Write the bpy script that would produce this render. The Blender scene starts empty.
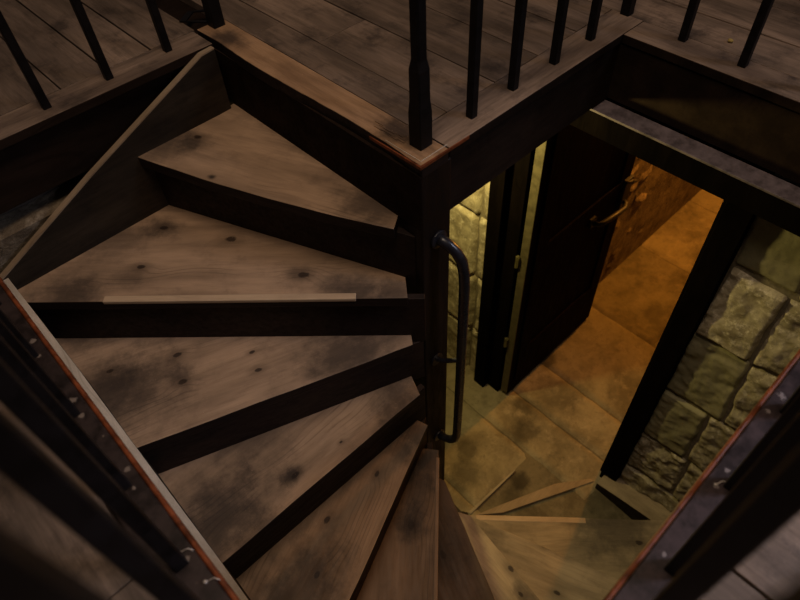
import bpy, bmesh, math, random
from mathutils import Vector, Matrix, noise as mn
random.seed(7)
sc = bpy.context.scene
COL = sc.collection

# ------------------------------------------------------------------ camera
cd = bpy.data.cameras.new('camera'); cam = bpy.data.objects.new('camera', cd); COL.objects.link(cam)
RW = ((0.72156, -0.69089, -0.04496), (0.55311, 0.53617, 0.63765), (-0.41644, -0.48497, 0.76902))
m = Matrix(RW).transposed().to_4x4(); m.translation = Vector((0.0282, -0.0039, 0.9)); cam.matrix_world = m
cd.sensor_width = 36; cd.lens = 633.9 / 800 * 36; cd.clip_start = 0.01; cd.clip_end = 60
cd.dof.use_dof = True; cd.dof.focus_distance = 1.8; cd.dof.aperture_fstop = 4.0
sc.camera = cam

# ------------------------------------------------------------------ world, lights, exposure
w = bpy.data.worlds.new('world'); sc.world = w; w.use_nodes = True
w.node_tree.nodes['Background'].inputs[0].default_value = (0.86, 0.78, 0.80, 1)
w.node_tree.nodes['Background'].inputs[1].default_value = 0.035
def area(name, loc, target, size, power, col, spread=180):
    l = bpy.data.lights.new(name, 'AREA'); l.size = size; l.energy = power; l.color = col; l.spread = math.radians(spread)
    o = bpy.data.objects.new(name, l); COL.objects.link(o); o.location = loc
    o.rotation_euler = (Vector(target) - Vector(loc)).to_track_quat('-Z', 'Y').to_euler(); return o
def point(name, loc, rad, power, col):
    l = bpy.data.lights.new(name, 'POINT'); l.shadow_soft_size = rad; l.energy = power; l.color = col
    o = bpy.data.objects.new(name, l); COL.objects.link(o); o.location = loc; return o
area('ceiling_light', (0.45, 0.40, 3.0), (0.55, 0.8, 0), 1.3, 38, (1.0, 0.76, 0.55))
area('window_light', (2.6, -2.0, 1.9), (0.75, -0.55, 0), 0.8, 9, (0.74, 0.78, 1.0), 60)
point('stairwell_lamp', (1.20, 1.25, -0.36), 0.03, 25, (1.0, 0.785, 0.27))
point('passage_lamp', (3.45, 0.90, -0.40), 0.05, 82, (1.0, 0.37, 0.045))
sc.view_settings.view_transform = 'Standard'; sc.view_settings.look = 'None'
sc.view_settings.exposure = 0.0; sc.view_settings.gamma = 1.0
sc.view_settings.use_curve_mapping = False

# ------------------------------------------------------------------ material helpers
class NT:
    def __init__(s, name):
        s.m = bpy.data.materials.new(name); s.m.use_nodes = True; s.t = s.m.node_tree
        s.b = s.t.nodes['Principled BSDF']
    def n(s, ty, **k):
        nd = s.t.nodes.new(ty)
        for a, v in k.items(): setattr(nd, a, v)
        return nd
    def put(s, inp, v):
        if hasattr(v, 'is_linked') or isinstance(v, bpy.types.NodeSocket): s.t.links.new(v, inp)
        else: inp.default_value = v
    def math(s, op, a, b=0.0, clamp=False):
        nd = s.n('ShaderNodeMath', operation=op, use_clamp=clamp); s.put(nd.inputs[0], a); s.put(nd.inputs[1], b); return nd.outputs[0]
    def vmul(s, v, xyz):
        nd = s.n('ShaderNodeVectorMath', operation='MULTIPLY'); s.put(nd.inputs[0], v); nd.inputs[1].default_value = xyz; return nd.outputs[0]
    def vadd(s, v, u):
        nd = s.n('ShaderNodeVectorMath', operation='ADD'); s.put(nd.inputs[0], v); s.put(nd.inputs[1], u); return nd.outputs[0]
    def noise(s, v, scale, detail=4, rough=0.6, dist=0.0):
        nd = s.n('ShaderNodeTexNoise'); s.put(nd.inputs['Vector'], v); nd.inputs['Scale'].default_value = scale
        nd.inputs['Detail'].default_value = detail; nd.inputs['Roughness'].default_value = rough; nd.inputs['Distortion'].default_value = dist
        return nd.outputs['Fac']
    def ramp(s, v, lo, hi, a=0.0, b=1.0):
        nd = s.n('ShaderNodeMapRange'); nd.interpolation_type = 'SMOOTHSTEP'
        for i, x in enumerate((v, lo, hi, a, b)): s.put(nd.inputs[i], x)
        return nd.outputs[0]
    def mix(s, f, a, b, mode='MIX'):
        nd = s.n('ShaderNodeMix', data_type='RGBA', blend_type=mode)
        s.put(nd.inputs[0], f)
        for i, c in ((6, a), (7, b)):
            s.put(nd.inputs[i], c if not isinstance(c, tuple) else (*c, 1) if len(c) == 3 else c)
        return nd.outputs[2]
    def bump(s, h, strength, dist):
        nd = s.n('ShaderNodeBump'); nd.inputs['Strength'].default_value = strength; nd.inputs['Distance'].default_value = dist
        s.put(nd.inputs['Height'], h); s.t.links.new(nd.outputs[0], s.b.inputs['Normal'])

def wood(name, dark, light, knots=(), dark_spots=(), wear=None, rough=0.62, seed=0.0, ring=70.0, dirt=0.5, grain=(1.0, 1.0), attr=False, spec=0.3, axis='x'):
    """grain runs along object x (or y); knots / stains are (x, y, radius) spots in object space"""
    N = NT(name); tc = N.n('ShaderNodeTexCoord').outputs['Object']
    if axis == 'y':
        sp = N.n('ShaderNodeSeparateXYZ'); N.put(sp.inputs[0], tc); cb = N.n('ShaderNodeCombineXYZ')
        N.put(cb.inputs[0], sp.outputs[1]); N.put(cb.inputs[1], sp.outputs[0]); N.put(cb.inputs[2], sp.outputs[2]); P = cb.outputs[0]
    elif axis == 'z':
        sp = N.n('ShaderNodeSeparateXYZ'); N.put(sp.inputs[0], tc); cb = N.n('ShaderNodeCombineXYZ')
        N.put(cb.inputs[0], sp.outputs[2]); N.put(cb.inputs[1], sp.outputs[0]); N.put(cb.inputs[2], sp.outputs[1]); P = cb.outputs[0]
    else: P = tc
    Ps = N.vadd(P, (seed * 3.1, seed * 1.7, seed))
    at = None
    if attr:
        at = N.n('ShaderNodeAttribute', attribute_name='tone').outputs['Fac']
        cb = N.n('ShaderNodeCombineXYZ'); N.put(cb.inputs[0], N.math('MULTIPLY', at, 37.0)); N.put(cb.inputs[2], N.math('MULTIPLY', at, 13.0))
        Ps = N.vadd(Ps, cb.outputs[0])
    big = N.noise(N.vmul(Ps, (1.3, 6, 6)), 2.2, 3, 0.55)
    mid = N.noise(N.vmul(Ps, (2.0, 16, 16)), 4.0, 5, 0.65)
    fine = N.noise(N.vmul(Ps, (6, 150, 150)), 3.0, 3, 0.6)
    sepP = N.n('ShaderNodeSeparateXYZ'); N.put(sepP.inputs[0], P)
    fld = N.math('ADD', N.math('MULTIPLY', sepP.outputs[1], 1.0), N.math('MULTIPLY', N.noise(N.vmul(Ps, (1.4, 3.0, 3.0)), 1.5, 2, 0.5), 0.16))
    core = None
    for (kx, ky, kr) in knots:
        d = N.n('ShaderNodeVectorMath', operation='DISTANCE')
        wob = N.vadd(N.vmul(P, (0.62, 1.0, 0.0)), (0, 0, 0))
        N.put(d.inputs[0], wob); d.inputs[1].default_value = (kx * 0.62, ky, 0)
        dd = N.math('ADD', d.outputs['Value'], N.math('MULTIPLY', N.math('SUBTRACT', N.noise(P, 60, 2), 0.5), kr * 0.7))
        fld = N.math('ADD', fld, N.ramp(dd, 0.0, kr * 5.5, kr * 2.6, 0.0))
        k = N.ramp(dd, kr * 0.55, kr * 1.25, 1.0, 0.0)
        halo = N.ramp(dd, kr * 0.8, kr * 3.4, 0.35, 0.0)
        k = N.math('MAXIMUM', k, halo)
        core = k if core is None else N.math('MAXIMUM', core, k)
    rings = N.math('SINE', N.math('MULTIPLY', fld, ring * 6.283))
    rings = N.math('MULTIPLY', N.ramp(rings, 0.45, 1.0, 0.0, 1.0), N.ramp(N.noise(N.vadd(N.vmul(Ps, (.6, 2, 2)), (7, 3, 1)), 4.0, 3, 0.5), 0.52, 0.66, 0.10, 1.0))
    c = N.mix(N.ramp(big, 0.3, 0.7), dark, light)
    c = N.mix(N.math('MULTIPLY', rings, 0.34 * grain[0]), c, tuple(x * 0.45 for x in dark))
    c = N.mix(N.math('MULTIPLY', N.ramp(fine, 0.35, 0.75), 0.30 * grain[1]), c, tuple(x * 0.5 for x in dark))
    dm = N.ramp(mid, 0.42, 0.78, 0.0, dirt * 0.55)
    c = N.mix(dm, c, tuple(x * 0.35 for x in dark))
    patch = N.noise(N.vadd(P, (seed, 5.5, 0)), 7.0, 6, 0.7)
    c = N.mix(N.ramp(patch, 0.48, 0.72, 0.0, min(.95, dirt * 0.9)), c, (dark[0] * 0.3, dark[1] * 0.3, dark[2] * 0.33))
    for (sx, sy, sr, amt) in dark_spots:
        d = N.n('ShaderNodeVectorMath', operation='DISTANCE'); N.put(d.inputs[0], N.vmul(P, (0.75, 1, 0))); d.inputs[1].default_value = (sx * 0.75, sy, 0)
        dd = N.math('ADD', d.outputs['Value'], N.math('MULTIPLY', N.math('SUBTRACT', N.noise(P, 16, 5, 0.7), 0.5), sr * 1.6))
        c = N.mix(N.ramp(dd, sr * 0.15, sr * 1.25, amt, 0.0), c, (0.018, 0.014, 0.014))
    if core is not None: c = N.mix(N.math('MULTIPLY', core, 0.9), c, (0.018, 0.009, 0.006))
    if at is not None:
        tn = N.ramp(at, 0.0, 1.0, 0.72, 1.2)
        cb = N.n('ShaderNodeCombineColor')
        for i in range(3): N.put(cb.inputs[i], tn)
        c = N.mix(1.0, c, cb.outputs[0], 'MULTIPLY')
    sp_ = N.noise(P, 260, 2, 0.5)
    c = N.mix(N.ramp(sp_, 0.70, 0.76, 0.0, 0.25), c, tuple(min(1, x * 1.9) for x in light))
    N.put(N.b.inputs['Base Color'], c)
    N.put(N.b.inputs['Roughness'], N.ramp(mid, 0.3, 0.7, rough - 0.1, rough + 0.14))
    N.b.inputs['Specular IOR Level'].default_value = spec
    h = N.math('ADD', N.math('MULTIPLY', fine, 0.5), N.math('ADD', N.math('MULTIPLY', mid, 0.8), N.math('MULTIPLY', rings, 0.3)))
    N.bump(h, 0.25, 0.0014)
    return N.m

def worn_paint(name, col, chipc, edge=0.003, lo=0.45, spots=()):
    N = NT(name); P = N.n('ShaderNodeTexCoord').outputs['Object']
    bv = N.n('ShaderNodeBevel', samples=6); bv.inputs['Radius'].default_value = edge
    ge = N.n('ShaderNodeNewGeometry'); dt = N.n('ShaderNodeVectorMath', operation='DOT_PRODUCT')
    N.put(dt.inputs[0], bv.outputs[0]); N.put(dt.inputs[1], ge.outputs['Normal'])
    e = N.ramp(dt.outputs['Value'], 0.80, 0.97, 1.0, 0.0)
    a = N.noise(P, 70, 6, 0.75); b = N.noise(N.vadd(P, (4, 2, 9)), 18, 6, 0.75)
    f = N.math('MULTIPLY', e, N.ramp(a, lo, lo + 0.12))
    f = N.math('MAXIMUM', f, N.ramp(b, 0.66, 0.70, 0, 0.7))
    for (x, y, rr) in spots:
        d = N.n('ShaderNodeVectorMath', operation='DISTANCE'); N.put(d.inputs[0], P); d.inputs[1].default_value = (x, y, 0)
        dd = N.math('ADD', d.outputs['Value'], N.math('MULTIPLY', N.math('SUBTRACT', N.noise(P, 90, 5, 0.8), 0.5), rr * 2.4))
        f = N.math('MAXIMUM', f, N.ramp(dd, rr * 0.5, rr * 0.65, 0.85, 0.0))
    c = N.mix(N.ramp(b, 0.35, 0.65), tuple(x * .45 for x in col), tuple(x * 1.6 for x in col))
    c = N.mix(f, c, chipc); N.put(N.b.inputs['Base Color'], c)
    N.put(N.b.inputs['Roughness'], N.ramp(b, .3, .7, .4, .6)); N.b.inputs['Specular IOR Level'].default_value = .22
    N.bump(N.math('ADD', a, f), 0.3, 0.0008); return N.m

def stone(name, c1, c2, c3, scale=9.0, attr=True, rough=0.85, bump=0.006, pits=0.5, blot=0.0, spots=()):
    N = NT(name); P = N.n('ShaderNodeTexCoord').outputs['Object']
    a = N.noise(P, scale, 8, 0.68, 0.4); b = N.noise(N.vadd(P, (3, 1, 7)), scale * 3.2, 6, 0.7); g = N.noise(P, scale * 14, 4, 0.7)
    c = N.mix(N.ramp(a, 0.34, 0.66), c1, c2)
    c = N.mix(N.ramp(b, 0.48, 0.72, 0.0, 0.85), c, c3)
    c = N.mix(N.ramp(g, 0.5, 0.8, 0.0, 0.4), c, tuple(x * 0.3 for x in c1))
    v = N.noise(N.vadd(P, (9, 4, 2)), scale * 1.7, 7, 0.75, 0.8)
    c = N.mix(N.ramp(v, 0.56, 0.74, 0.0, pits), c, tuple(x * 0.22 for x in c1))
    if blot:
        c = N.mix(N.ramp(N.noise(N.vadd(P, (1, 6, 3)), 3.0, 6, 0.6), 0.5, 0.62, 0.0, blot), c, tuple(x * 0.42 for x in c1))
    for (x, y, rr, am) in spots:
        d = N.n('ShaderNodeVectorMath', operation='DISTANCE'); N.put(d.inputs[0], N.vmul(P, (1, 1, 0))); d.inputs[1].default_value = (x, y, 0)
        dd = N.math('ADD', d.outputs['Value'], N.math('MULTIPLY', N.math('SUBTRACT', N.noise(P, 9, 5, 0.7), 0.5), rr * 1.8))
        c = N.mix(N.ramp(dd, rr * 0.35, rr * 1.1, am, 0.0), c, tuple(x * 0.28 for x in c1))
    if attr:
        at = N.n('ShaderNodeAttribute', attribute_name='tone').outputs['Fac']
        tn = N.ramp(at, 0.0, 1.0, 0.5, 1.35); cb = N.n('ShaderNodeCombineColor')
        for i in range(3): N.put(cb.inputs[i], tn)
        c = N.mix(1.0, c, cb.outputs[0], 'MULTIPLY')
    N.put(N.b.inputs['Base Color'], c); N.b.inputs['Roughness'].default_value = rough
    N.b.inputs['Specular IOR Level'].default_value = 0.2
    N.bump(N.math('ADD', N.math('MULTIPLY', b, 0.7), N.math('MULTIPLY', g, 0.35)), 0.6, bump)
    return N.m

def plain(name, col, rough=0.5, metal=0.0, spec=0.5, var=0.3, scale=30, chips=None):
    N = NT(name); P = N.n('ShaderNodeTexCoord').outputs['Object']
    a = N.noise(P, scale, 5, 0.65)
    c = N.mix(N.ramp(a, 0.3, 0.7), tuple(x * (1 - var) for x in col), tuple(min(1, x * (1 + var)) for x in col))
    if chips:
        ch = N.noise(N.vadd(P, (2, 8, 1)), chips[1], 8, 0.75)
        c = N.mix(N.ramp(ch, chips[2], chips[2] + 0.03, 0, 1), c, chips[0])
    N.put(N.b.inputs['Base Color'], c); N.b.inputs['Metallic'].default_value = metal
    N.put(N.b.inputs['Roughness'], N.ramp(a, 0.2, 0.8, rough - 0.08, rough + 0.12)); N.b.inputs['Specular IOR Level'].default_value = spec
    N.bump(a, 0.2, 0.001)
    return N.m

M = {}
M['floor'] = wood('old_floorboards', (0.15, 0.104, 0.074), (0.34, 0.235, 0.17), attr=True, dirt=0.95, axis='y', seed=2, ring=26, rough=0.6)
M['kerb'] = wood('edge_board', (0.13, 0.088, 0.064), (0.31, 0.215, 0.155), dirt=1.0, seed=4, axis='x', ring=22)
M['kerb_y'] = wood('edge_board_lengthwise', (0.13, 0.088, 0.064), (0.31, 0.215, 0.155), dirt=1.0, seed=6, axis='y', ring=22)
M['nosing'] = wood('worn_landing_nosing', (0.24, 0.135, 0.07), (0.50, 0.30, 0.165), dirt=0.25, seed=5, axis='y', ring=24,
                   dark_spots=((1.62, 0.84, 0.06, 0.8), (0.93, 0.87, 0.07, 0.8)))
M['paint'] = worn_paint('flaking_dark_paint', (0.024, 0.015, 0.013), (0.20, 0.155, 0.125), .002, .55, spots=((-.017, .437, .007), (-.012, .62, .008), (-.02, .585, .006), (-.017, .80, .010), (-.02, .76, .008), (-.014, .97, .009), (-.02, .93, .007), (-.013, .70, .004)))
M['paint2'] = worn_paint('purplish_dark_paint', (0.034, 0.021, 0.021), (0.22, 0.18, 0.17), .002, .55, spots=((.625, -.018, .007), (.592, -.02, .006), (.455, -.02, .005), (.80, -.016, .010), (.76, -.014, .007), (.96, -.02, .009)))
M['worn'] = worn_paint('worn_black_paint', (0.009, 0.007, 0.007), (0.10, 0.075, 0.055), .0018, .56)
M['red'] = worn_paint('red_brown_edge', (0.15, 0.038, 0.012), (0.045, 0.022, 0.016), .001, .7)
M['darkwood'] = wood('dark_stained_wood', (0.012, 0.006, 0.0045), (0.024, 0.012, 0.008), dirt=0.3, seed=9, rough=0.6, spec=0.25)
M['fascia'] = wood('dark_brown_fascia', (0.0145, 0.0088, 0.0062), (0.027, 0.0165, 0.011), dirt=0.4, seed=11, rough=0.75, spec=0.04)
M['string'] = wood('smoky_string_board', (0.022, 0.016, 0.011), (0.048, 0.034, 0.022), dirt=0.6, seed=12, rough=0.7, spec=0.2, ring=20)
M['stringtop'] = wood('pale_string_edge', (0.27, 0.19, 0.12), (0.38, 0.28, 0.19), dirt=0.3, seed=13, rough=0.6)
M['stringtop2'] = wood('grey_string_edge', (0.50, 0.41, 0.31), (0.66, 0.55, 0.43), dirt=0.3, seed=14, rough=0.6, axis='y')
M['baluster'] = plain('black_baluster_paint', (0.007, 0.0055, 0.0055), 0.5, var=0.4, spec=0.15)
M['newel'] = wood('newel_brown', (0.011, 0.0065, 0.0045), (0.02, 0.011, 0.0075), axis='z', dirt=0.3, seed=21, rough=0.5, spec=0.15)
M['pipe'] = plain('black_enamel', (0.012, 0.012, 0.018), 0.3, spec=0.6, var=0.2)
M['iron'] = plain('dark_iron', (0.012, 0.010, 0.008), 0.55, metal=0.2, var=0.4)
M['brass'] = plain('dull_brass', (0.14, 0.12, 0.05), 0.45, metal=0.4, var=0.3)
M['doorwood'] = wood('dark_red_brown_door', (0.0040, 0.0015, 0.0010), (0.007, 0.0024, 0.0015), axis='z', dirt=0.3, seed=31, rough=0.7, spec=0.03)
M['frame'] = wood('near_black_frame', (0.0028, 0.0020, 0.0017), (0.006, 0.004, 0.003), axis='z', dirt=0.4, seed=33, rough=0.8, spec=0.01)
M['linteltop'] = plain('dusty_grey_paint', (0.12, 0.095, 0.105), 0.6, var=0.45, scale=22, chips=((0.26, 0.22, 0.22), 40, 0.68))
M['stone'] = stone('sandstone_blocks', (0.22, 0.185, 0.12), (0.42, 0.37, 0.26), (0.66, 0.60, 0.48), 14, pits=.75)
M['smoothstone'] = stone('dressed_sandstone', (0.27, 0.25, 0.15), (0.34, 0.31, 0.19), (0.38, 0.34, 0.22), 5, pits=0.3, bump=0.002)
M['mortar'] = stone('dark_mortar', (0.16, 0.14, 0.10), (0.24, 0.20, 0.14), (0.28, 0.24, 0.17), 20, attr=False)
M['rubble'] = stone('rough_rubble', (0.17, 0.125, 0.085), (0.42, 0.33, 0.22), (0.50, 0.41, 0.30), 8, pits=1.0, bump=0.03)
M['slab'] = stone('worn_stone_paving', (0.16, 0.13, 0.075), (0.31, 0.26, 0.155), (0.36, 0.30, 0.19), 3.6, pits=0.6, blot=.45, spots=((1.22, .93, .08, .7), (1.12, .84, .10, .6), (1.50, .78, .10, .7), (1.62, .90, .06, .6), (1.28, .63, .06, .8), (1.95, 1.0, .07, .6)), bump=0.002, rough=0.75)
M['plaster'] = plain('grimy_plaster', (0.06, 0.048, 0.038), 0.9, var=0.4, scale=9)

# ------------------------------------------------------------------ mesh helpers
def box(bm, lo, hi, tone=None):
    lay = bm.faces.layers.float.get('tone')
    vs = [bm.verts.new((x, y, z)) for x in (lo[0], hi[0]) for y in (lo[1], hi[1]) for z in (lo[2], hi[2])]
    fs = []
    for q in ((0, 1, 3, 2), (4, 6, 7, 5), (0, 4, 5, 1), (2, 3, 7, 6), (0, 2, 6, 4), (1, 5, 7, 3)):
        f = bm.faces.new([vs[i] for i in q]); fs.append(f)
        if lay is not None and tone is not None: f[lay] = tone
    return vs, fs
def prism(bm, pts, z0, z1):
    """polygon pts (x, y) counter-clockwise, z may be a list per point"""
    n = len(pts)
    a = [bm.verts.new((p[0], p[1], z0[i] if isinstance(z0, (list, tuple)) else z0)) for i, p in enumerate(pts)]
    b = [bm.verts.new((p[0], p[1], z1[i] if isinstance(z1, (list, tuple)) else z1)) for i, p in enumerate(pts)]
    bm.faces.new(a[::-1]); bm.faces.new(b)
    for i in range(n): bm.faces.new((a[i], a[(i + 1) % n], b[(i + 1) % n], b[i]))
    return a, b
def extrude_profile(bm, prof, axis, a0, a1):
    """prof = list of (u, z), extruded along an axis from a0 to a1: axis 'x' -> (a, u, z); 'y' -> (u, a, z)"""
    f = (lambda a, u, z: (a, u, z)) if axis == 'x' else (lambda a, u, z: (u, a, z))
    A = [bm.verts.new(f(a0, u, z)) for u, z in prof]; B = [bm.verts.new(f(a1, u, z)) for u, z in prof]
    bm.faces.new(A); bm.faces.new(B[::-1])
    n = len(prof)
    for i in range(n): bm.faces.new((A[i], B[i], B[(i + 1) % n], A[(i + 1) % n]))
def tube(bm, pts, rad, seg=14, cap=True):
    pts = [Vector(p) for p in pts]; rings = []
    up = Vector((0, 0, 1)); prev = None
    for i, p in enumerate(pts):
        t = (pts[min(i + 1, len(pts) - 1)] - pts[max(i - 1, 0)]).normalized()
        if prev is None:
            ref = up if abs(t.z) < 0.9 else Vector((1, 0, 0)); u = t.cross(ref).normalized()
        else: u = (prev - t * prev.dot(t)).normalized()
        prev = u; v = t.cross(u); r = rad[i] if isinstance(rad, (list, tuple)) else rad
        rings.append([bm.verts.new(p + (u * math.cos(k * 2 * math.pi / seg) + v * math.sin(k * 2 * math.pi / seg)) * r) for k in range(seg)])
    for a, b in zip(rings, rings[1:]):
        for k in range(seg): bm.faces.new((a[k], a[(k + 1) % seg], b[(k + 1) % seg], b[k]))
    if cap: bm.faces.new(rings[0][::-1]); bm.faces.new(rings[-1])
def newbm(tone=False):
    bm = bmesh.new()
    if tone: bm.faces.layers.float.new('tone')
    return bm
def obj(name, bm, mat, parent=None, bevel=0.0, smooth=False, loc=None, seg=2, side=None):
    bmesh.ops.recalc_face_normals(bm, faces=bm.faces)
    if side:
        bm.normal_update(); mat = [mat, side]
        for f in bm.faces:
            if abs(f.normal.z) < .5: f.material_index = 1
    me = bpy.data.meshes.new(name); bm.to_mesh(me); bm.free()
    if smooth:
        for p in me.polygons: p.use_smooth = True
    o = bpy.data.objects.new(name, me); COL.objects.link(o)
    for mm in (mat if isinstance(mat, (list, tuple)) else [mat]): me.materials.append(mm)
    if loc is not None: o.location = loc
    if parent is not None:
        o.parent = parent
        if parent.parent is None or True:
            pw = Vector(parent.get('_w', (0, 0, 0))); 
            o.location = Vector(o.location) - pw
            o['_w'] = list(pw + Vector(o.location))
    else: o['_w'] = list(o.location)
    if bevel:
        b = o.modifiers.new('bevel', 'BEVEL'); b.width = bevel; b.segments = seg; b.limit_method = 'ANGLE'; b.angle_limit = math.radians(40)
    return o
def thing(name, label, cat, loc, group=None):
    o = bpy.data.objects.new(name, None); COL.objects.link(o); o.location = loc; o.empty_display_size = 0.05
    o['_w'] = list(loc); o['label'] = label; o['category'] = cat
    if group: o['group'] = group
    return o
def struct(o, label=None):
    o['kind'] = 'structure'
    if label: o['label'] = label
    return o

X1, B1, A, B = 0.812, 0.807, 1.597, 1.634
FZ = -2.13

# ------------------------------------------------------------------ upper floor: boards running along Y around the well
def plank_run(bm, x0, x1, y0, y1, wid=0.17, seams=None):
    xs = [x0]
    if seams: xs += [s for s in seams if x0 < s < x1]
    else:
        while xs[-1] < x1 - wid * 0.6: xs.append(min(x1, xs[-1] + wid * random.uniform(0.85, 1.15)))
    if xs[-1] < x1: xs.append(x1)
    for a, b in zip(xs, xs[1:]):
        ys = [y0, y1]
        if y1 - y0 > 1.6 and random.random() < 0.6: ys = [y0, random.uniform(y0 + .5, y1 - .5), y1]
        for c, d in zip(ys, ys[1:]):
            dz = random.uniform(-0.002, 0.0005); g = random.uniform(0.0014, 0.0034)
            box(bm, (a + g, c + 0.001, -0.028 + dz), (b - g, d - 0.001, dz), tone=random.random())
bm = newbm(True)
plank_run(bm, -1.6, X1 - 0.002, B + 0.108, 3.6, 0.15)
plank_run(bm, X1 + 0.093, A + 0.1, B1 + 0.105, 3.6, seams=[1.008, 1.185, 1.36, 1.53])
plank_run(bm, A + 0.1, 3.4, -1.6, 3.6, 0.165)
plank_run(bm, -1.6, -0.062, -1.6, B + 0.108, 0.17)
plank_run(bm, -0.062, A + 0.1, -1.6, -0.062, seams=[0.15, 0.33, 0.502, 0.69, 0.86, 1.04, 1.25, 1.45])
fl = struct(obj('floor', bm, M['floor'], bevel=0.0012), 'worn brown floorboards of the upper storey around the stairwell')

# subfloor and edge boards (trim) of the opening
def trim(idx, bm, mat, label, **k): return struct(obj('trim_%d' % idx, bm, mat, **k), label)
bm = newbm()
box(bm, (-1.6, B + 0.03, -0.2), (X1 + 0.0, 3.6, -0.03)); box(bm, (X1 + 0.0, B1 + 0.006, -0.2), (3.4, 3.6, -0.03))
box(bm, (A + 0.004, -1.6, -0.2), (3.4, B1 + 0.006, -0.03)); box(bm, (-1.6, -1.6, -0.2), (-0.03, B + 0.03, -0.03)); box(bm, (-0.03, -1.6, -0.2), (A + 0.004, -0.03, -0.03))
trim(1, bm, M['fascia'], 'dark joists and fascia under the floor edge')
bm = newbm()
box(bm, (-0.3, B, -0.026), (X1 - 0.012, B + 0.106, 0.001)); trim(2, bm, M['kerb'], 'worn edge board under the far left balusters', bevel=0.003, side=M['fascia'])
bm = newbm()
box(bm, (X1 + 0.095, B1, -0.026), (A + 0.1, B1 + 0.103, 0.001)); trim(3, bm, M['kerb'], 'worn edge board beside the newel, under the middle balusters', bevel=0.003, side=M['fascia'])
bm = newbm()
box(bm, (A, -0.4, -0.026), (A + 0.098, B1 - 0.001, 0.001)); trim(4, bm, M['kerb_y'], 'worn edge board at the far right of the stairwell', bevel=0.003, side=M['fascia'])
# painted kerb on the two near sides
bm = newbm()
box(bm, (-0.06, -0.06, -0.026), (-0.0035, B + 0.05, 0.0015)); trim(5, bm, M['paint'], 'flaking dark painted edge board at the near left', bevel=0.0025)
bm = newbm()
box(bm, (-0.0035, -0.06, -0.026), (A + 0.05, -0.0035, 0.0015)); trim(6, bm, M['paint2'], 'dark purplish painted edge board at the near right', bevel=0.0025)
bm = newbm()
box(bm, (-0.0033, 0.0, -0.034), (0.0045, B - 0.001, 0.0005)); trim(7, bm, M['red'], 'red-brown rounded lip along the near left edge', bevel=0.0035, seg=3)
bm = newbm()
box(bm, (0.005, -0.0033, -0.034), (A - 0.001, 0.0045, 0.0005)); trim(8, bm, M['red'], 'red-brown rounded lip along the near right edge', bevel=0.0035, seg=3)
# red-brown arris around the newel corner
bm = newbm(); prism(bm, [(X1 - .0022, B1 - .0022), (X1 + .16, B1 - .0018), (X1 + .16, B1 + .0005), (X1 + .0035, B1 + .0035), (X1 + .0005, B1 + .17), (X1 - .0018, B1 + .17)], -.007, .0022)
trim(9, bm, M['red'], 'red-brown worn corner of the landing below the newel post', bevel=0.0012)
bm = newbm()
box(bm, (X1 + .013, B1 + .014, 0), (X1 + .0145, B1 + .13, .0032)); box(bm, (X1 + .013, B1 + .0125, 0), (X1 + .10, B1 + .014, .0032))
trim(10, bm, M['stringtop2'], 'fine pale scribed line around the foot of the landing newel post', bevel=0.0005)

# landing nosing board (wavy worn front edge)
bm = newbm()
front = [(X1 + 0.004 + 0.006 * math.sin((y - B1) * 7.5) * (1 if 0.05 < (y - B1) < 0.8 else 0) + 0.002 * mn.noise((y * 22, 0, 3)), y) for y in [B1 + i * (B - B1) / 34 for i in range(35)]]
pts = [(x, y) for x, y in front] + [(X1 + 0.0, B + 0.106), (X1 + 0.092, B + 0.106), (X1 + 0.092, B1 + 0.0)]
prism(bm, pts[::-1], -0.036, 0.0012)
trim(11, bm, M['nosing'], 'worn pale landing nosing at the head of the stairs', bevel=0.003, seg=2, side=M['darkwood'])
bm = newbm(); box(bm, (X1 + 0.012, B1 + 0.10, -0.25), (X1 + 0.04, B + 0.12, -0.036)); trim(12, bm, M['darkwood'], 'dark riser board under the landing nosing', bevel=0.002)

# ------------------------------------------------------------------ walls of the well
def relief(bm, quad, org, U, V, Nrm, depth, amp, seed, tone, n=0.014, roundr=0.018, mat=0, freq=9.0):
    """one dressed stone: quad of (u, v) corners, swelling out of the wall plane"""
    lay = bm.faces.layers.float.get('tone')
    q = [Vector(p) for p in quad]
    L = max((q[1] - q[0]).length, (q[2] - q[3]).length); H = max((q[3] - q[0]).length, (q[2] - q[1]).length)
    nu = max(4, min(46, int(L / n))); nv = max(4, min(46, int(H / n))); g = []
    for j in range(nv + 1):
        row = []
        for i in range(nu + 1):
            s, t = i / nu, j / nv
            p = (q[0] * (1 - s) + q[1] * s) * (1 - t) + (q[3] * (1 - s) + q[2] * s) * t
            e = min(min(s, 1 - s) * L, min(t, 1 - t) * H)
            pr = math.sqrt(max(0.0, 1 - (1 - min(1, e / roundr)) ** 2))
            nz = mn.fractal(Vector((p.x * freq + seed, p.y * freq, seed * 1.7)), 1.0, 2.1, 5)
            h = pr * (depth + amp * nz) - 0.004
            du = 0.006 * mn.noise(Vector((p.x * 14, p.y * 14, seed + 5))); dv = 0.006 * mn.noise(Vector((p.x * 14, p.y * 14, seed + 9)))
            row.append(bm.verts.new(org + U * (p.x + du) + V * (p.y + dv) + Nrm * h))
        g.append(row)
    for j in range(nv):
        for i in range(nu):
            f = bm.faces.new((g[j][i], g[j][i + 1], g[j + 1][i + 1], g[j + 1][i])); f.smooth = True; f.material_index = mat
            if lay is not None: f[lay] = tone
def fixn(bm, d):
    bm.normal_update()
    for f in bm.faces:
        if f.normal.dot(d) < 0: f.normal_flip()
def obj_raw(name, bm, mats):
    me = bpy.data.meshes.new(name); bm.to_mesh(me); bm.free()
    o = bpy.data.objects.new(name, me); COL.objects.link(o)
    for mm in mats: me.materials.append(mm)
    return o
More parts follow.
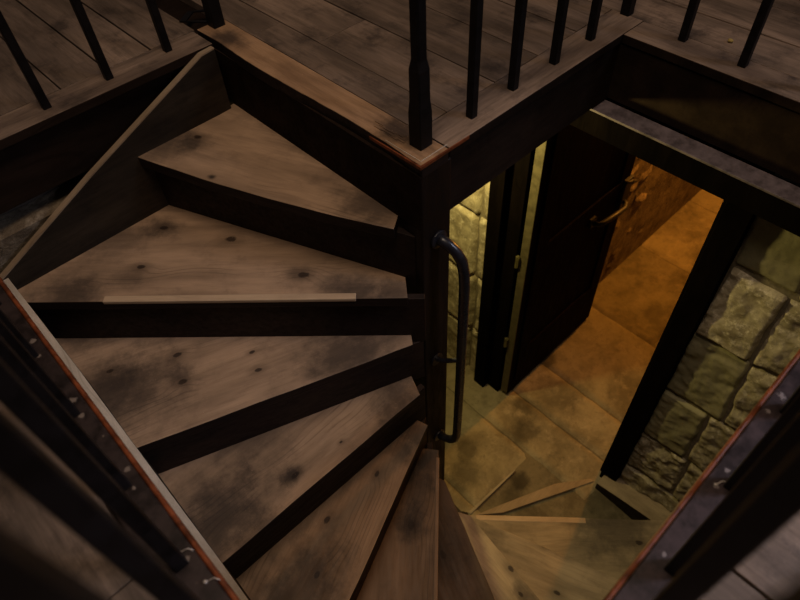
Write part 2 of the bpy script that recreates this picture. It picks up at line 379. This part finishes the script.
EX, EY, EZ = Vector((1, 0, 0)), Vector((0, 1, 0)), Vector((0, 0, 1))

# right (door) wall, plane X = 1.6, stones facing -X ; u = Y, v = z
bm = newbm(True)
def solid(lo, hi, mat): 
    vs, fs = box(bm, lo, hi, 0.5)
    for f in fs: f.material_index = mat
solid((1.612, -0.3, -2.5), (1.80, 0.30, -0.201), 1)
solid((1.612, 1.18, -2.5), (1.80, 3.2, -0.201), 1)
bm.normal_update()
bmesh.ops.recalc_face_normals(bm, faces=bm.faces)
S = [([(.300, -.27), (.10, -.27), (.10, -.535), (.285, -.54)], 0.012, .004, .45, 2), ([(.09, -.27), (-.12, -.27), (-.12, -.54), (.09, -.545)], .014, .010, .55, 0),
     ([(.288, -.552), (.115, -.562), (.11, -.872), (.290, -.878)], .026, .006, .85, 0), ([(.106, -.555), (-.14, -.55), (-.14, -.83), (.098, -.872)], .018, .009, .70, 0),
     ([(.296, -.890), (.10, -.882), (.073, -1.235), (.296, -1.245)], .016, .007, .42, 2), ([(.092, -.885), (-.14, -.85), (-.14, -1.205), (.065, -1.228)], .020, .012, .6, 0),
     ([(.296, -1.262), (.118, -1.252), (.108, -1.580), (.296, -1.600)], .020, .007, .40, 2), ([(.108, -1.245), (-.14, -1.22), (-.14, -1.56), (.098, -1.58)], .016, .011, .5, 0),
     ([(.296, -1.615), (.085, -1.592), (.075, -1.86), (.296, -1.90)], .018, .014, .45, 0), ([(.075, -1.59), (-.14, -1.58), (-.14, -1.88), (.067, -1.87)], .02, .015, .5, 0),
     ([(.296, -1.912), (-.14, -1.88), (-.14, -2.25), (.296, -2.25)], .020, .012, .5, 0)]
n0 = len(bm.faces)
for k, (q, d, a, tn, mt) in enumerate(S): relief(bm, q, Vector((1.612, 0, 0)), EY, EZ, -EX, d, a, k * 3.3 + 1, tn, n=0.006, mat=mt, freq=16, roundr=.010)
zz = [-.2, -.58, -.97, -1.36, -1.76, -2.16]
for r in range(5):
    a, b = zz[r], zz[r + 1]; cut = [1.185, 1.262 + (0.0 if r % 2 else 0.012), 1.50 + 0.1 * (r % 2), 1.86, 2.2, 2.6]
    for c in range(5): relief(bm, [(cut[c] + .004, b + .006), (cut[c + 1] - .004, b + .006), (cut[c + 1] - .004, a - .006), (cut[c] + .004, a - .006)],
                              Vector((1.612, 0, 0)), EY, EZ, -EX, .02 + (.012 if c else 0), .012, r * 5 + c + 40, random.uniform(.65, 1.0), n=0.012, roundr=.010)
bm.normal_update(); bm.faces.ensure_lookup_table()
for f in bm.faces[n0:]:
    if f.normal.x > 0: f.normal_flip()
struct(obj_raw('wall_right', bm, [M['stone'], M['mortar'], M['smoothstone']]), 'sandstone block wall beside and below the doorway')

# other walls of the well (dark boarded / plastered)
bm = newbm(); box(bm, (-0.12, -0.2, -2.5), (-0.032, B + 0.2, -0.2)); struct(obj('wall_left', bm, M['plaster']), 'grimy wall under the near left edge of the well')
bm = newbm(); box(bm, (-0.12, B + 0.115, -2.5), (1.62, B + 0.2, -0.2)); struct(obj('wall_back', bm, M['plaster']), 'grimy wall behind the upper flight')
bm = newbm(); box(bm, (-0.12, -0.2, -2.5), (1.8, -0.032, -0.2)); struct(obj('wall_front', bm, M['plaster']), 'grimy wall under the near right edge of the well')
# rough ledge in the recess behind the string
bm = newbm(True); relief(bm, [(-.12, .0), (.8, .0), (.8, .10), (-.12, .10)], Vector((0, B + 0.024, -0.262)), EX, EY, EZ, .006, .010, 77, .35, n=.012)
fixn(bm, EZ); box(bm, (-0.12, B + 0.024, -2.4), (0.8, B + 0.124, -0.266), .3)
struct(obj_raw('trim_13', bm, [M['rubble']]), 'rough grey ledge in the recess behind the stair string')

# ------------------------------------------------------------------ lower paving
bm = newbm(True)
xs = [0.2, 0.62, 1.02, 1.42, 1.66, 1.911, 2.45, 3.09, 3.7, 4.4]
ysets = [[-.2, .5, 1.1, 1.9], [-.2, 1.2, 1.9], [0.688, 1.9], [.34, 1.9], [.30, 1.4], [-.9, .25, 1.3], [-.9, .62, 1.3], [-.9, .55, 1.3], [-.9, .2, 1.4]]
tones = [.5, .45, .40, .52, .58, .62, .6, .62, .6]
k = 0
for (a, b), ys in zip(zip(xs, xs[1:]), ysets):
    for c, d in zip(ys, ys[1:]):
        j = 0.006 if (a, c) != (0, 0) else 0
        relief(bm, [(a + .0018, c + .0018), (b - .0018, c + .0018 - j), (b - .0018 + j, d - .0018), (a + .0018, d - .0018 + j)], Vector((0, 0, FZ - 0.008)), EX, EY, EZ, .012, .0035, k * 2.7, tones[k % 9], n=.02, roundr=.006, freq=5); k += 1
fixn(bm, EZ)
box(bm, (0.0, -1.0, FZ - 0.2), (4.6, 2.0, FZ - 0.01), .2)
o = obj_raw('floor.001', bm, [M['slab']]); struct(o, 'worn stone paving at the foot of the stairs and beyond the door')

# passage outside the door: rough rubble wall, far wall
bm = newbm(True); k = 0
for r, (a, b) in enumerate(((-2.15, -1.78), (-1.78, -1.42), (-1.42, -1.05), (-1.05, -.7), (-.7, -.2))):
    u = 0.01; first = True
    while u < 3.0:
        L = random.uniform(.25, .48) * (.6 if first and r % 2 else 1); first = False
        relief(bm, [(u + .003, a + .003), (u + L - .003, a + .003), (u + L - .003, b - .003), (u + .003, b - .003)], Vector((1.80, 1.10, 0)), Vector((1, .035, 0)), EZ, Vector((.035, -1, 0)), .012, .040, 100 + k * 1.9, random.uniform(.3, .9), n=.018, freq=8)
        k += 1; u += L
fixn(bm, -EY); box(bm, (1.8, 1.11, -2.3), (4.8, 1.4, -.2), .3)
struct(obj_raw('wall_back.001', bm, [M['rubble']]), 'rough orange-lit rubble wall of the passage behind the open door')
bm = newbm(); box(bm, (1.8, -1.1, -2.3), (4.8, -0.95, -.2)); box(bm, (4.5, -1.1, -2.3), (4.8, 1.3, -.2)); box(bm, (1.68, -1.1, -2.3), (1.8, -0.2, -.2))
struct(obj('wall_front.001', bm, M['rubble']), 'far walls of the passage outside the door')

# ------------------------------------------------------------------ door, frame, leaf
bm = newbm()
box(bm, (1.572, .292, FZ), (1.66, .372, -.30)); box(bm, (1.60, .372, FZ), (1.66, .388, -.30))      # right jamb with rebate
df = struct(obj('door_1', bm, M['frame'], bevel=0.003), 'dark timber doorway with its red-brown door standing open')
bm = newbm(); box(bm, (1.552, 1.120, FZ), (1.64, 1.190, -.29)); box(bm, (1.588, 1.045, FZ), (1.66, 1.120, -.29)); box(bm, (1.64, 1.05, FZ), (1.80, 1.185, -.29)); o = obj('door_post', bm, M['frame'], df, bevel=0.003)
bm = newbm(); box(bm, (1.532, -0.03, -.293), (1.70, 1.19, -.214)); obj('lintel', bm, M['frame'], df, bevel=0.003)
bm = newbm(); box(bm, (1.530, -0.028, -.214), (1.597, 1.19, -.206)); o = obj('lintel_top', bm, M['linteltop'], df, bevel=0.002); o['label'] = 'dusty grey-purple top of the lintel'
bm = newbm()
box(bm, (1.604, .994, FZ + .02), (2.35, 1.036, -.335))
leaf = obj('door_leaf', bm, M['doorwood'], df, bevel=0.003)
bm = newbm()
for (z0, z1) in ((-2.0, -1.75), (-1.2, -1.02), (-.5, -.37)): box(bm, (1.64, .983, z0), (2.32, .995, z1))
for x in (1.64, 2.24): box(bm, (x, .984, -2.0), (x + .08, .995, -.37))
obj('door_rail', bm, M['doorwood'], leaf, bevel=0.003)
bm = newbm(); box(bm, (1.5985, .9955, FZ + .03), (1.6035, 1.0345, -.34)); o = obj('door_edge', bm, plain('lamplit_edge_tint', (0.085, 0.070, 0.034), 0.6), leaf, bevel=0.001); o['label'] = 'pale hinge edge of the door with lamp light in its colour'  # thin added strip, pale yellow so the lamp light sits in its colour
bm = newbm()
for z in (-1.08, -1.66):
    tube(bm, [(1.590, 1.040, z - .035), (1.590, 1.040, z + .035)], .008, 10)
    box(bm, (1.584, 1.03, z - .03), (1.5995, 1.045, z + .03))
obj('hinge', bm, M['brass'], leaf, bevel=0.001)
# door handle (curved pull) with back plate and latch keeper
bm = newbm()
hp = [(2.05, .972, -1.13), (2.055, .945, -1.122), (2.08, .935, -1.12), (2.16, .93, -1.128), (2.25, .935, -1.148), (2.29, .952, -1.155), (2.30, .972, -1.155)]
tube(bm, hp, [.011, .012, .013, .014, .013, .012, .011], 12)
h = obj('door_handle', bm, M['iron'], leaf, smooth=True)
bm = newbm(); box(bm, (2.03, .968, -1.15), (2.07, .985, -1.10)); box(bm, (2.27, .968, -1.20), (2.33, .985, -1.02)); obj('handle_plate', bm, M['iron'], h, bevel=0.002)
bm = newbm(); tube(bm, [(2.24, .957, -1.00), (2.34, .957, -1.05)], .007, 10); tube(bm, [(2.30, .975, -1.03), (2.30, .95, -1.03)], .01, 10); obj('latch', bm, M['iron'], leaf, smooth=True)

# ------------------------------------------------------------------ winder staircase
ROOT = (0.865, 0.853, FZ)
st = thing('winder_staircase', 'old winding timber staircase of worn wedge-shaped treads turning around a dark newel', 'staircase', ROOT)
def world_to_local(org, ang, p):
    dx, dy = p[0] - org[0], p[1] - org[1]; c, s_ = math.cos(ang), math.sin(ang); return (dx * c + dy * s_, -dx * s_ + dy * c)
# nosing lines: inner point, a second point, z ; extended to the surrounding rectangle
NL = {0: ((X1, B1), (X1, B), 0.0), 1: ((.772, .866), (.470, 1.612), -.2), 2: ((.752, .806), (.005, 1.553), -.4), 3: ((.750, .793), (.014, 1.071), -.6), 4: ((.729, .749), (.009, .755), -.8),
      5: ((.747, .735), (.203, .505), -1.0), 6: ((.780, .715), (.414, .370), -1.2), 7: ((.776, .680), (.590, .269), -1.4),
      8: ((.807, .566), (.755, .178), -1.6), 9: ((.869, .612), (1.085, .054), -1.8), 10: ((.930, .662), (1.645, -.0865), -2.0), 11: ((.972, .69), (1.55, .38), FZ - .012)}
RX0, RX1, RY0, RY1 = -0.03, 1.61, -0.03, B + 0.0
def extend(p, q):
    d = (q[0] - p[0], q[1] - p[1]); best = None
    for (ax, val) in ((0, RX0), (0, RX1), (1, RY0), (1, RY1)):
        if abs(d[ax]) < 1e-9: continue
        t = (val - p[ax]) / d[ax]
        if t > 0:
            o_ = (p[0] + d[0] * t, p[1] + d[1] * t)
            if RX0 - 1e-6 <= o_[0] <= RX1 + 1e-6 and RY0 - 1e-6 <= o_[1] <= RY1 + 1e-6 and (best is None or t < best[0]): best = (t, o_)
    return best[1]
corners = [(RX1, RY1), (RX0, RY1), (RX0, RY0), (RX1, RY0)]
def perim(p):   # position along the rectangle, counter-clockwise from (RX1, RY1)
    x, y = p; W, H = RX1 - RX0, RY1 - RY0
    if abs(y - RY1) < 1e-4: return RX1 - x
    if abs(x - RX0) < 1e-4: return W + RY1 - y
    if abs(y - RY0) < 1e-4: return W + H + x - RX0
    return 2 * W + H + y - RY0
KN = {1: [(.64, 1.566, .010)], 2: [(.431, 1.532, .010), (.546, 1.343, .013), (.301, 1.437, .009), (.607, 1.075, .012)], 3: [(.241, 1.26, .009), (.202, 1.168, .010), (.073, 1.352, .008), (.403, 1.11, .006), (.379, 1.046, .008)],
      4: [(.29, .814, .009), (.45, .80, .004)], 5: [(.301, .726, .010), (.178, .623, .009), (.509, .728, .008)], 6: [(.519, .592, .013)], 7: [(.571, .493, .012)], 8: [(.764, .322, .010), (.72, .24, .008)], 9: [(.881, .162, .010), (.99, .312, .008), (1.1, .2, .008)], 10: [(1.234, .322, .010), (1.37, .05, .012)], 11: [(1.3, .4, .01)]}
DSP = {1: [(.55, 1.62, .10, .6), (.799, .966, .10, .7), (.567, 1.378, .012, .9), (.62, 1.56, .05, .6)], 2: [(.431, 1.532, .05, .7), (.30, 1.60, .10, .5), (.74, .84, .07, .6), (.10, 1.49, .09, .75), (.66, .93, .09, .7), (.26, 1.42, .05, .45), (.60, 1.09, .04, .45)],
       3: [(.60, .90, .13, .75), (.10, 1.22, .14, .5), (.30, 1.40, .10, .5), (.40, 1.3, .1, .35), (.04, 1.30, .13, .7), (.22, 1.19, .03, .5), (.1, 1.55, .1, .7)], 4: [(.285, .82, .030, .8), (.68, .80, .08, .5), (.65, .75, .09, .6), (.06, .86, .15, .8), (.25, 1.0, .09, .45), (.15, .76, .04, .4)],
       5: [(.12, .62, .15, .7), (.70, .74, .07, .6), (.62, .73, .06, .5)], 6: [(.52, .60, .06, .8), (.72, .70, .09, .6), (.62, .66, .08, .5)], 7: [(.60, .52, .12, .5)], 8: [(.72, .22, .05, .5), (.80, .52, .05, .4)], 9: [(.86, .5, .08, .4), (1.15, .1, .08, .5)], 10: [(1.15, .5, .08, .4), (1.35, .15, .16, .65)], 11: [(1.40, .35, .12, .7), (1.25, .48, .06, .4)]}  # dark blotches: around knots, at tread ends and along back edges
for k in range(1, 12):
    (I, Q, z) = NL[k]; O = extend(I, Q); (Ib, Qb, zb) = NL[k - 1]; Ob = extend(Ib, Qb)
    ang = math.atan2(O[1] - I[1], O[0] - I[0])
    # back edge runs 45 mm behind the previous nosing
    db = Vector((Ob[0] - Ib[0], Ob[1] - Ib[1])).normalized(); nb = Vector((db[1], -db[0])); back = 0.046
    Pb = (Ib[0] + nb.x * back, Ib[1] + nb.y * back)
    Ob2 = extend(Pb, (Pb[0] + db.x, Pb[1] + db.y))
    ns = 16; edge = []
    Lk = math.hypot(O[0] - I[0], O[1] - I[1]); dn = ((O[0] - I[0]) / Lk, (O[1] - I[1]) / Lk); nn = (dn[1], -dn[0])   # nn points uphill
    for i in range(ns + 1):
        t = i / ns; wv = 0.0022 * mn.noise(Vector((t * 7, k * 4.1, 0)))
        if k == 1: wv += -0.017 * math.sin(math.pi * min(1, t * 1.02)) ** .8   # bowed first nosing
        edge.append((I[0] + (O[0] - I[0]) * t + nn[0] * wv, I[1] + (O[1] - I[1]) * t + nn[1] * wv))
    s0, s1 = perim(Ob2), perim(O); cs = [c for c in corners if s0 + 1e-4 < perim(c) < s1 - 1e-4]
    cs.sort(key=perim)
    poly = edge + cs[::-1] + [Ob2, Pb]
    if k in (9, 10, 11): poly = edge + cs[::-1] + [Ob2, Ib]
    if k == 1: poly = edge + cs[::-1] + [(X1 + .03, RY1), (X1 + .03, B1 + .09), (X1 + .005, B1 + .09)]
    loc = [world_to_local(I, ang, p) for p in poly]
    bm = newbm(); area2 = sum(a[0] * b[1] - b[0] * a[1] for a, b in zip(loc, loc[1:] + loc[:1]))
    if area2 < 0: loc = loc[::-1]
    prism(bm, loc, -0.034, 0.0)
    kn = [(*world_to_local(I, ang, p[:2]), p[2]) for p in KN.get(k, [])]; sn = [(*world_to_local(I, ang, p[:2]), p[2], p[3]) for p in DSP.get(k, [])]
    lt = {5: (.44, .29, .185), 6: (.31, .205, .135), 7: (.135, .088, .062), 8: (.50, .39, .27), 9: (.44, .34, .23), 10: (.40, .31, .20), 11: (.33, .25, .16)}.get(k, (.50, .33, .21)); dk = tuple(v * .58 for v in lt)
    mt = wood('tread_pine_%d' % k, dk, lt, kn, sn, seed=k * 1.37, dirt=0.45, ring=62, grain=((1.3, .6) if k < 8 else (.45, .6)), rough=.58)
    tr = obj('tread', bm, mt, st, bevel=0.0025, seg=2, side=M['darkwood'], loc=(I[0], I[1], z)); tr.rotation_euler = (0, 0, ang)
    # riser under the previous nosing, standing on this tread
    if k <= 10 and k > 1:
        zt, zl = NL[k - 1][2] - 0.034, z - 0.03
        a_ = (Ib[0] + nb.x * .024, Ib[1] + nb.y * .024); a2 = (Ib[0] + nb.x * .044, Ib[1] + nb.y * .044)
        e1 = extend(a_, (a_[0] + db.x, a_[1] + db.y)); e2 = extend(a2, (a2[0] + db.x, a2[1] + db.y))
        ex = -.045 if k < 8 else .01
        a_ = (a_[0] + db.x * ex, a_[1] + db.y * ex); a2 = (a2[0] + db.x * ex, a2[1] + db.y * ex)
        bm = newbm(); prism(bm, [a_, a2, e2, e1], zl, zt)
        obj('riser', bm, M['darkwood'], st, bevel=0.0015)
    if k == 2:   # pale repair strip let into the second nosing
        bm = newbm(); a = world_to_local(I, ang, (.653, .905)); b = world_to_local(I, ang, (.161, 1.397))
        sgn = 1 if world_to_local(I, ang, (.6, 1.3))[1] > 0 else -1
        box(bm, (a[0], sgn * -0.0025 if sgn > 0 else 0.0025 - 0.02, -0.010), (b[0], 0.019 if sgn > 0 else 0.0025, 0.0014))
        if sgn < 0:
            for v in bm.verts: v.co.y = -0.019 if v.co.y < -0.01 else 0.0025
        o = obj('nosing_strip', bm, wood('pale_new_pine', (.44, .31, .20), (.56, .40, .26), seed=50, dirt=.15, grain=(.5, .5)), tr, bevel=0.002); o.location = (0, 0, 0); o['label'] = 'pale repair strip let into the nosing'
    if k in (6, 10):   # worn pale front edge
        sgn = 1 if world_to_local(I, ang, Pb)[1] > 0 else -1
        bm = newbm(); y0, y1 = (-0.0015, 0.011) if sgn > 0 else (-0.011, 0.0015)
        if k == 10: y0, y1 = (-0.0015, 0.024) if sgn > 0 else (-0.024, 0.0015)
        box(bm, (0.03, y0, -0.006), (Lk * (.9 if k == 6 else .55), y1, 0.0012))
        o = obj('nosing_strip', bm, wood('worn_edge_%d' % k, *(((.22, .145, .095), (.30, .20, .135)) if k == 6 else ((.42, .30, .19), (.58, .43, .29))), seed=52 + k, dirt=.3, grain=(.5, .5)), tr, bevel=0.002); o.location = (0, 0, 0)
# strings
def sloped(name, pts, w0, w1, axis, zb, mat, topmat, label):
    bm = newbm(); bt = newbm()
    P = lambda u, wv, z: (u, wv, z) if axis == 'x' else (wv, u, z)
    for (p, q) in zip(pts, pts[1:]):
        for b_, zlo, zhi in ((bm, lambda z: z - zb, lambda z: z - .004), (bt, lambda z: z - .004, lambda z: z)):
            vs = [b_.verts.new(P(u, wv, zf(z))) for (u, z, a, c) in (p, q) for wv in (a, c) for zf in (zlo, zhi)]
            for f in ((0, 1, 3, 2), (4, 6, 7, 5), (0, 4, 5, 1), (2, 3, 7, 6), (0, 2, 6, 4), (1, 5, 7, 3)): b_.faces.new([vs[i] for i in f])
    o = obj(name, bm, mat, st); e = obj('string_edge', bt, topmat, o); e['label'] = label
sloped('string_board', [(.792, -.003, 1.616, 1.6335), (.748, -.006, 1.614, 1.6335), (.329, -.186, 1.613, 1.6335), (.012, -.336, 1.613, 1.6335), (-.03, -.354, 1.613, 1.6335)], 0, 0, 'x', .62, M['string'], M['stringtop'], 'pale narrow top edge of the string')
sp = [(1.632, -.342), (1.3, -.46), (1.08, -.56), (.76, -.75), (.42, -.94), (.10, -1.12), (-.02, -1.19)]
xi = [.010, .012, .008, .003, -.007, -.012, -.014]
sloped('string_board', [(y, z, -.032, x) for (y, z), x in zip(sp, xi)], 0, 0, 'y', .5, M['string'], M['stringtop2'], 'greyish narrow top edge of the string')
# lower string against the door wall, with a pale ledge
sloped('string_board', [(.352, -2.085, 1.512, 1.61), (.20, -2.045, 1.508, 1.61), (.05, -2.005, 1.500, 1.61), (-.02, -1.985, 1.496, 1.61)], 0, 0, 'y', .14, M['darkwood'],
       wood('ledge_wood', (.22, .17, .11), (.34, .27, .18), seed=60, axis='y', dirt=.4), 'pale ledge on top of the lower string')
# newel under the landing + cheek below the lower treads
bm = newbm(); box(bm, (X1 + 0.001, B1 + 0.001, FZ), (X1 + .104, B1 + .104, -.03)); obj('newel_post', bm, M['newel'], st, bevel=0.005, seg=3)
bm = newbm(); prism(bm, [(.79, .66), (.81, .565), (.872, .612), (.935, .665), (.968, .70), (.90, .81), (.82, .81)], FZ, [-1.66, -1.66, -1.86, -2.06, -2.11, -2.11, -1.66]); obj('inner_string', bm, M['string'], st)
# threshold board laid in the floor beside the last tread
bm = newbm(); prism(bm, [(.985, .672), (1.092, .584), (1.530, .372), (1.530, .392), (1.385, .500), (1.105, .622)], FZ - .02, FZ + .007)
o = obj('threshold_board', bm, wood('threshold_pine', (.26, .19, .11), (.36, .27, .17), seed=61, dirt=.3), st, bevel=0.003); o['label'] = 'pale board let into the paving beside the last tread'

bm = newbm(); prism(bm, [(.972, .688), (1.30, .680), (1.303, .688), (1.10, .698), (.976, .702)], FZ - .02, FZ + .009)
o = obj('curb_strip', bm, wood('chipped_curb', (.18, .14, .09), (.40, .34, .23), seed=63, dirt=.6), st, bevel=0.002); o['label'] = 'chipped pale curb edge where the paving meets the last tread'

# ------------------------------------------------------------------ black grab bar on the newel
gb = thing('grab_bar', 'black metal grab bar fixed upright to the dark newel below the landing', 'handrail', (.885, B1, -1.40))
yf, yb, xb = B1, .735, .899
pts = [(.868, yf - .002, -.262), (.872, yf - .014, -.264), (.878, yf - .03, -.272), (.887, yf - .048, -.292), (.894, yf - .062, -.322), (.897, yb + .003, -.365), (xb - .001, yb, -.42), (xb, yb, -.6), (xb, yb, -.9), (xb - .002, yb, -1.2),
       (xb - .003, yb, -1.27), (xb - .006, yb + .006, -1.305), (xb - .012, yb + .022, -1.325), (xb - .018, yb + .045, -1.335), (xb - .024, yf - .002, -1.335)]
bm = newbm(); tube(bm, pts, .0155, 18); obj('bar', bm, M['pipe'], gb, smooth=True)
for (x, z) in ((.868, -.262), (.873, -1.335)):
    bm = newbm(); tube(bm, [(x, yf - .0005, z), (x, yf - .006, z), (x, yf - .008, z)], [.027, .027, .018], 20); obj('flange', bm, M['pipe'], gb, bevel=.001)
bm = newbm(); tube(bm, [(.86, yf - .001, -.80), (.868, yf - .03, -.79), (.885, yb + .012, -.775), (xb, yb, -.77)], [.009, .008, .008, .009], 12); tube(bm, [(.86, yf - .0005, -.80), (.86, yf - .007, -.80)], .024, 18)
obj('bracket', bm, M['pipe'], gb, smooth=False)

# ------------------------------------------------------------------ balustrades
def baluster_bm(s, h):
    bm = newbm(); e = s * .16; rings = []
    for z in (0, h * .5, h):
        r = [(s, s - e), (s - e, s), (-s + e, s), (-s, s - e), (-s, -s + e), (-s + e, -s), (s - e, -s), (s, -s + e)]
        rings.append([bm.verts.new((x, y, z)) for x, y in r])
    for a, b in zip(rings, rings[1:]):
        for i in range(8): bm.faces.new((a[i], a[(i + 1) % 8], b[(i + 1) % 8], b[i]))
    bm.faces.new(rings[0][::-1]); bm.faces.new(rings[-1]); return bm
def rail_bm(p, q, w=.03):
    p, q = Vector(p), Vector(q); d = (q - p).normalized(); s = Vector((-d.y, d.x, 0)); bm = newbm()
    prof = [(-w, 0), (-w * .85, .028), (-w * .4, .04), (w * .4, .04), (w * .85, .028), (w, 0), (w * .6, -.012), (-w * .6, -.012)]
    Aa = [bm.verts.new(p + s * u + EZ * v) for u, v in prof]; Bb = [bm.verts.new(q + s * u + EZ * v) for u, v in prof]
    bm.faces.new(Aa); bm.faces.new(Bb[::-1])
    for i in range(8): bm.faces.new((Aa[i], Bb[i], Bb[(i + 1) % 8], Aa[(i + 1) % 8]))
    return bm
HR = .80
def post_bm(s, h, sh=.19):
    bm = newbm(); rings = []
    for z, k, e in ((0, 1, .08), (sh * .45, 1, .08), (sh * .62, .88, .12), (sh, .86, .14), (sh * 1.12, .70, .3), (h - .15, .70, .3), (h - .1, 1, .08), (h, 1, .08)):
        a = s * k; c = a * e
        rings.append([bm.verts.new(v + (z,)) for v in [(a, a - c), (a - c, a), (-a + c, a), (-a, a - c), (-a, -a + c), (-a + c, -a), (a - c, -a), (a, -a + c)]])
    for a, b in zip(rings, rings[1:]):
        for i in range(8): bm.faces.new((a[i], a[(i + 1) % 8], b[(i + 1) % 8], b[i]))
    bm.faces.new(rings[0][::-1]); bm.faces.new(rings[-1]); return bm
def balustrade(label, base, feet, s, rail, posts=(), mat=None, rw=.03):
    mat = mat or M['baluster']
    t = thing('balustrade', label, 'railing', base, 'railings around the stairwell')
    proto = None
    for (x, y) in feet:
        if proto is None: proto = obj('baluster', baluster_bm(s, HR), mat, t, loc=(x, y, 0.001))
        else:
            c = proto.copy(); COL.objects.link(c); c.parent = t; c.location = (x - base[0], y - base[1], 0.001)
    for (x, y, ps) in posts: obj('newel_post', post_bm(ps, HR + .06), M['baluster'], t, bevel=.001, loc=(x, y, 0.001))
    obj('handrail', rail_bm((*rail[0], HR), (*rail[1], HR), rw), M['baluster'], t, bevel=.003, smooth=False)
    return t
h_ = .0105
balustrade('black railing at the far left edge of the stairwell', (.5, 1.685, 0), [(.316 + h_, 1.674 + h_), (.495 + h_, 1.680 + h_), (.681 + h_, 1.688 + h_), (.14, 1.68)], h_, ((-.07, 1.69), (.862, 1.70)), [(.868, 1.716, .019)])
balustrade('black railing running from the tapered newel post at the landing corner to the middle', (1.25, .855, 0), [(1.022 + h_, .844 + h_), (1.180 + h_, .848 + h_), (1.345 + h_, .846 + h_), (1.506 + h_, .848 + h_)], h_, ((.875, .86), (1.69, .86)), [(.853 + .019, .847 + .019, .0195), (1.700, .865, .014)])
balustrade('black railing along the far right edge of the stairwell', (1.655, .5, 0), [(1.663 + h_, .662 + h_), (1.648 + h_, .486 + h_), (1.655 + h_, .315), (1.655 + h_, .145)], h_, ((1.665, .825), (1.665, -.02)))
n_ = .0102
balustrade('blurred black railing closest to the camera on the lower left', (-.035, .8, 0), [(-.0285, .440), (-.030, .601), (-.028, .274), (-.028, .132), (-.030, .775), (-.030, .94), (-.030, 1.11), (-.030, 1.28), (-.030, 1.45)], n_, ((-.046, -.03), (-.046, 1.655)), mat=M['worn'], rw=.022)
balustrade('blurred black railing closest to the camera on the lower right', (.8, -.035, 0), [(.608, -.036), (.447, -.039), (.272, -.039), (.105, -.039), (.78, -.036), (.95, -.036), (1.12, -.036), (1.29, -.036), (1.46, -.036)], n_, ((-.02, -.052), (1.625, -.052)), mat=M['worn'], rw=.022)

# ------------------------------------------------------------------ small things on the upper floor
bm = newbm(); bmesh.ops.create_icosphere(bm, subdivisions=2, radius=.0072)
for v in bm.verts: v.co *= 1 + .35 * mn.noise(v.co * 160); v.co.z *= .65
o = obj('yellow_crumb', bm, plain('yellow_crumb', (.42, .30, .08), .7), smooth=True, loc=(1.746, .576, .0045)); o['label'] = 'tiny yellow crumb lying on the boards at the far right'; o['category'] = 'crumb'
bm = newbm()
for q in ([(.80, 1.815), (.812, 1.80), (.862, 1.735), (.874, 1.745)], [(.80, 1.815), (.815, 1.80), (.862, 1.835), (.85, 1.85)], [(.85, 1.85), (.862, 1.835), (.905, 1.80), (.912, 1.812)]):
    prism(bm, q, .0015, .006)
o = obj('iron_bracket', bm, M['baluster'], bevel=.001); o['label'] = 'dark flat iron bracket at the foot of the far left corner post'; o['category'] = 'bracket'
def nail(loc, label):
    bm = newbm(); tube(bm, [(0, 0, 0), (0, 0, .002), (.002, .001, .003)], [.0028, .0034, .002], 8); tube(bm, [(.0, 0, .0015), (.012, -.004, .002), (.016, -.012, .002)], .0008, 6)
    o = obj('bent_nail', bm, plain('pale_nail_%d' % len(bpy.data.materials), (.55, .48, .42), .4, metal=.3), smooth=True, loc=loc); o['label'] = label; o['category'] = 'nail'; o['group'] = 'bent nails by the near balusters'
nail((-.021, .452, .0015), 'small bent pale nail beside the second baluster on the near left')
nail((-.016, .392, .0015), 'small pale nail head just below the second baluster on the near left')
nail((.592, -.018, .0015), 'small pale nail beside the blurred baluster foot on the near right')
# splintered gouge on the landing nosing
bm = newbm()
for i in range(14):
    y = .90 + .014 * (i % 7) + random.uniform(-.004, .004); x = .845 + .012 * (i // 7) + random.uniform(-.003, .003)
    vs, _ = box(bm, (x, y, .0), (x + random.uniform(.002, .004), y + random.uniform(.012, .03), random.uniform(.002, .004)))
trim(14, bm, M['nosing'], 'splintered gouge in the landing nosing beside the newel', bevel=.0006)

for o in bpy.data.objects:
    if '_w' in o: del o['_w']
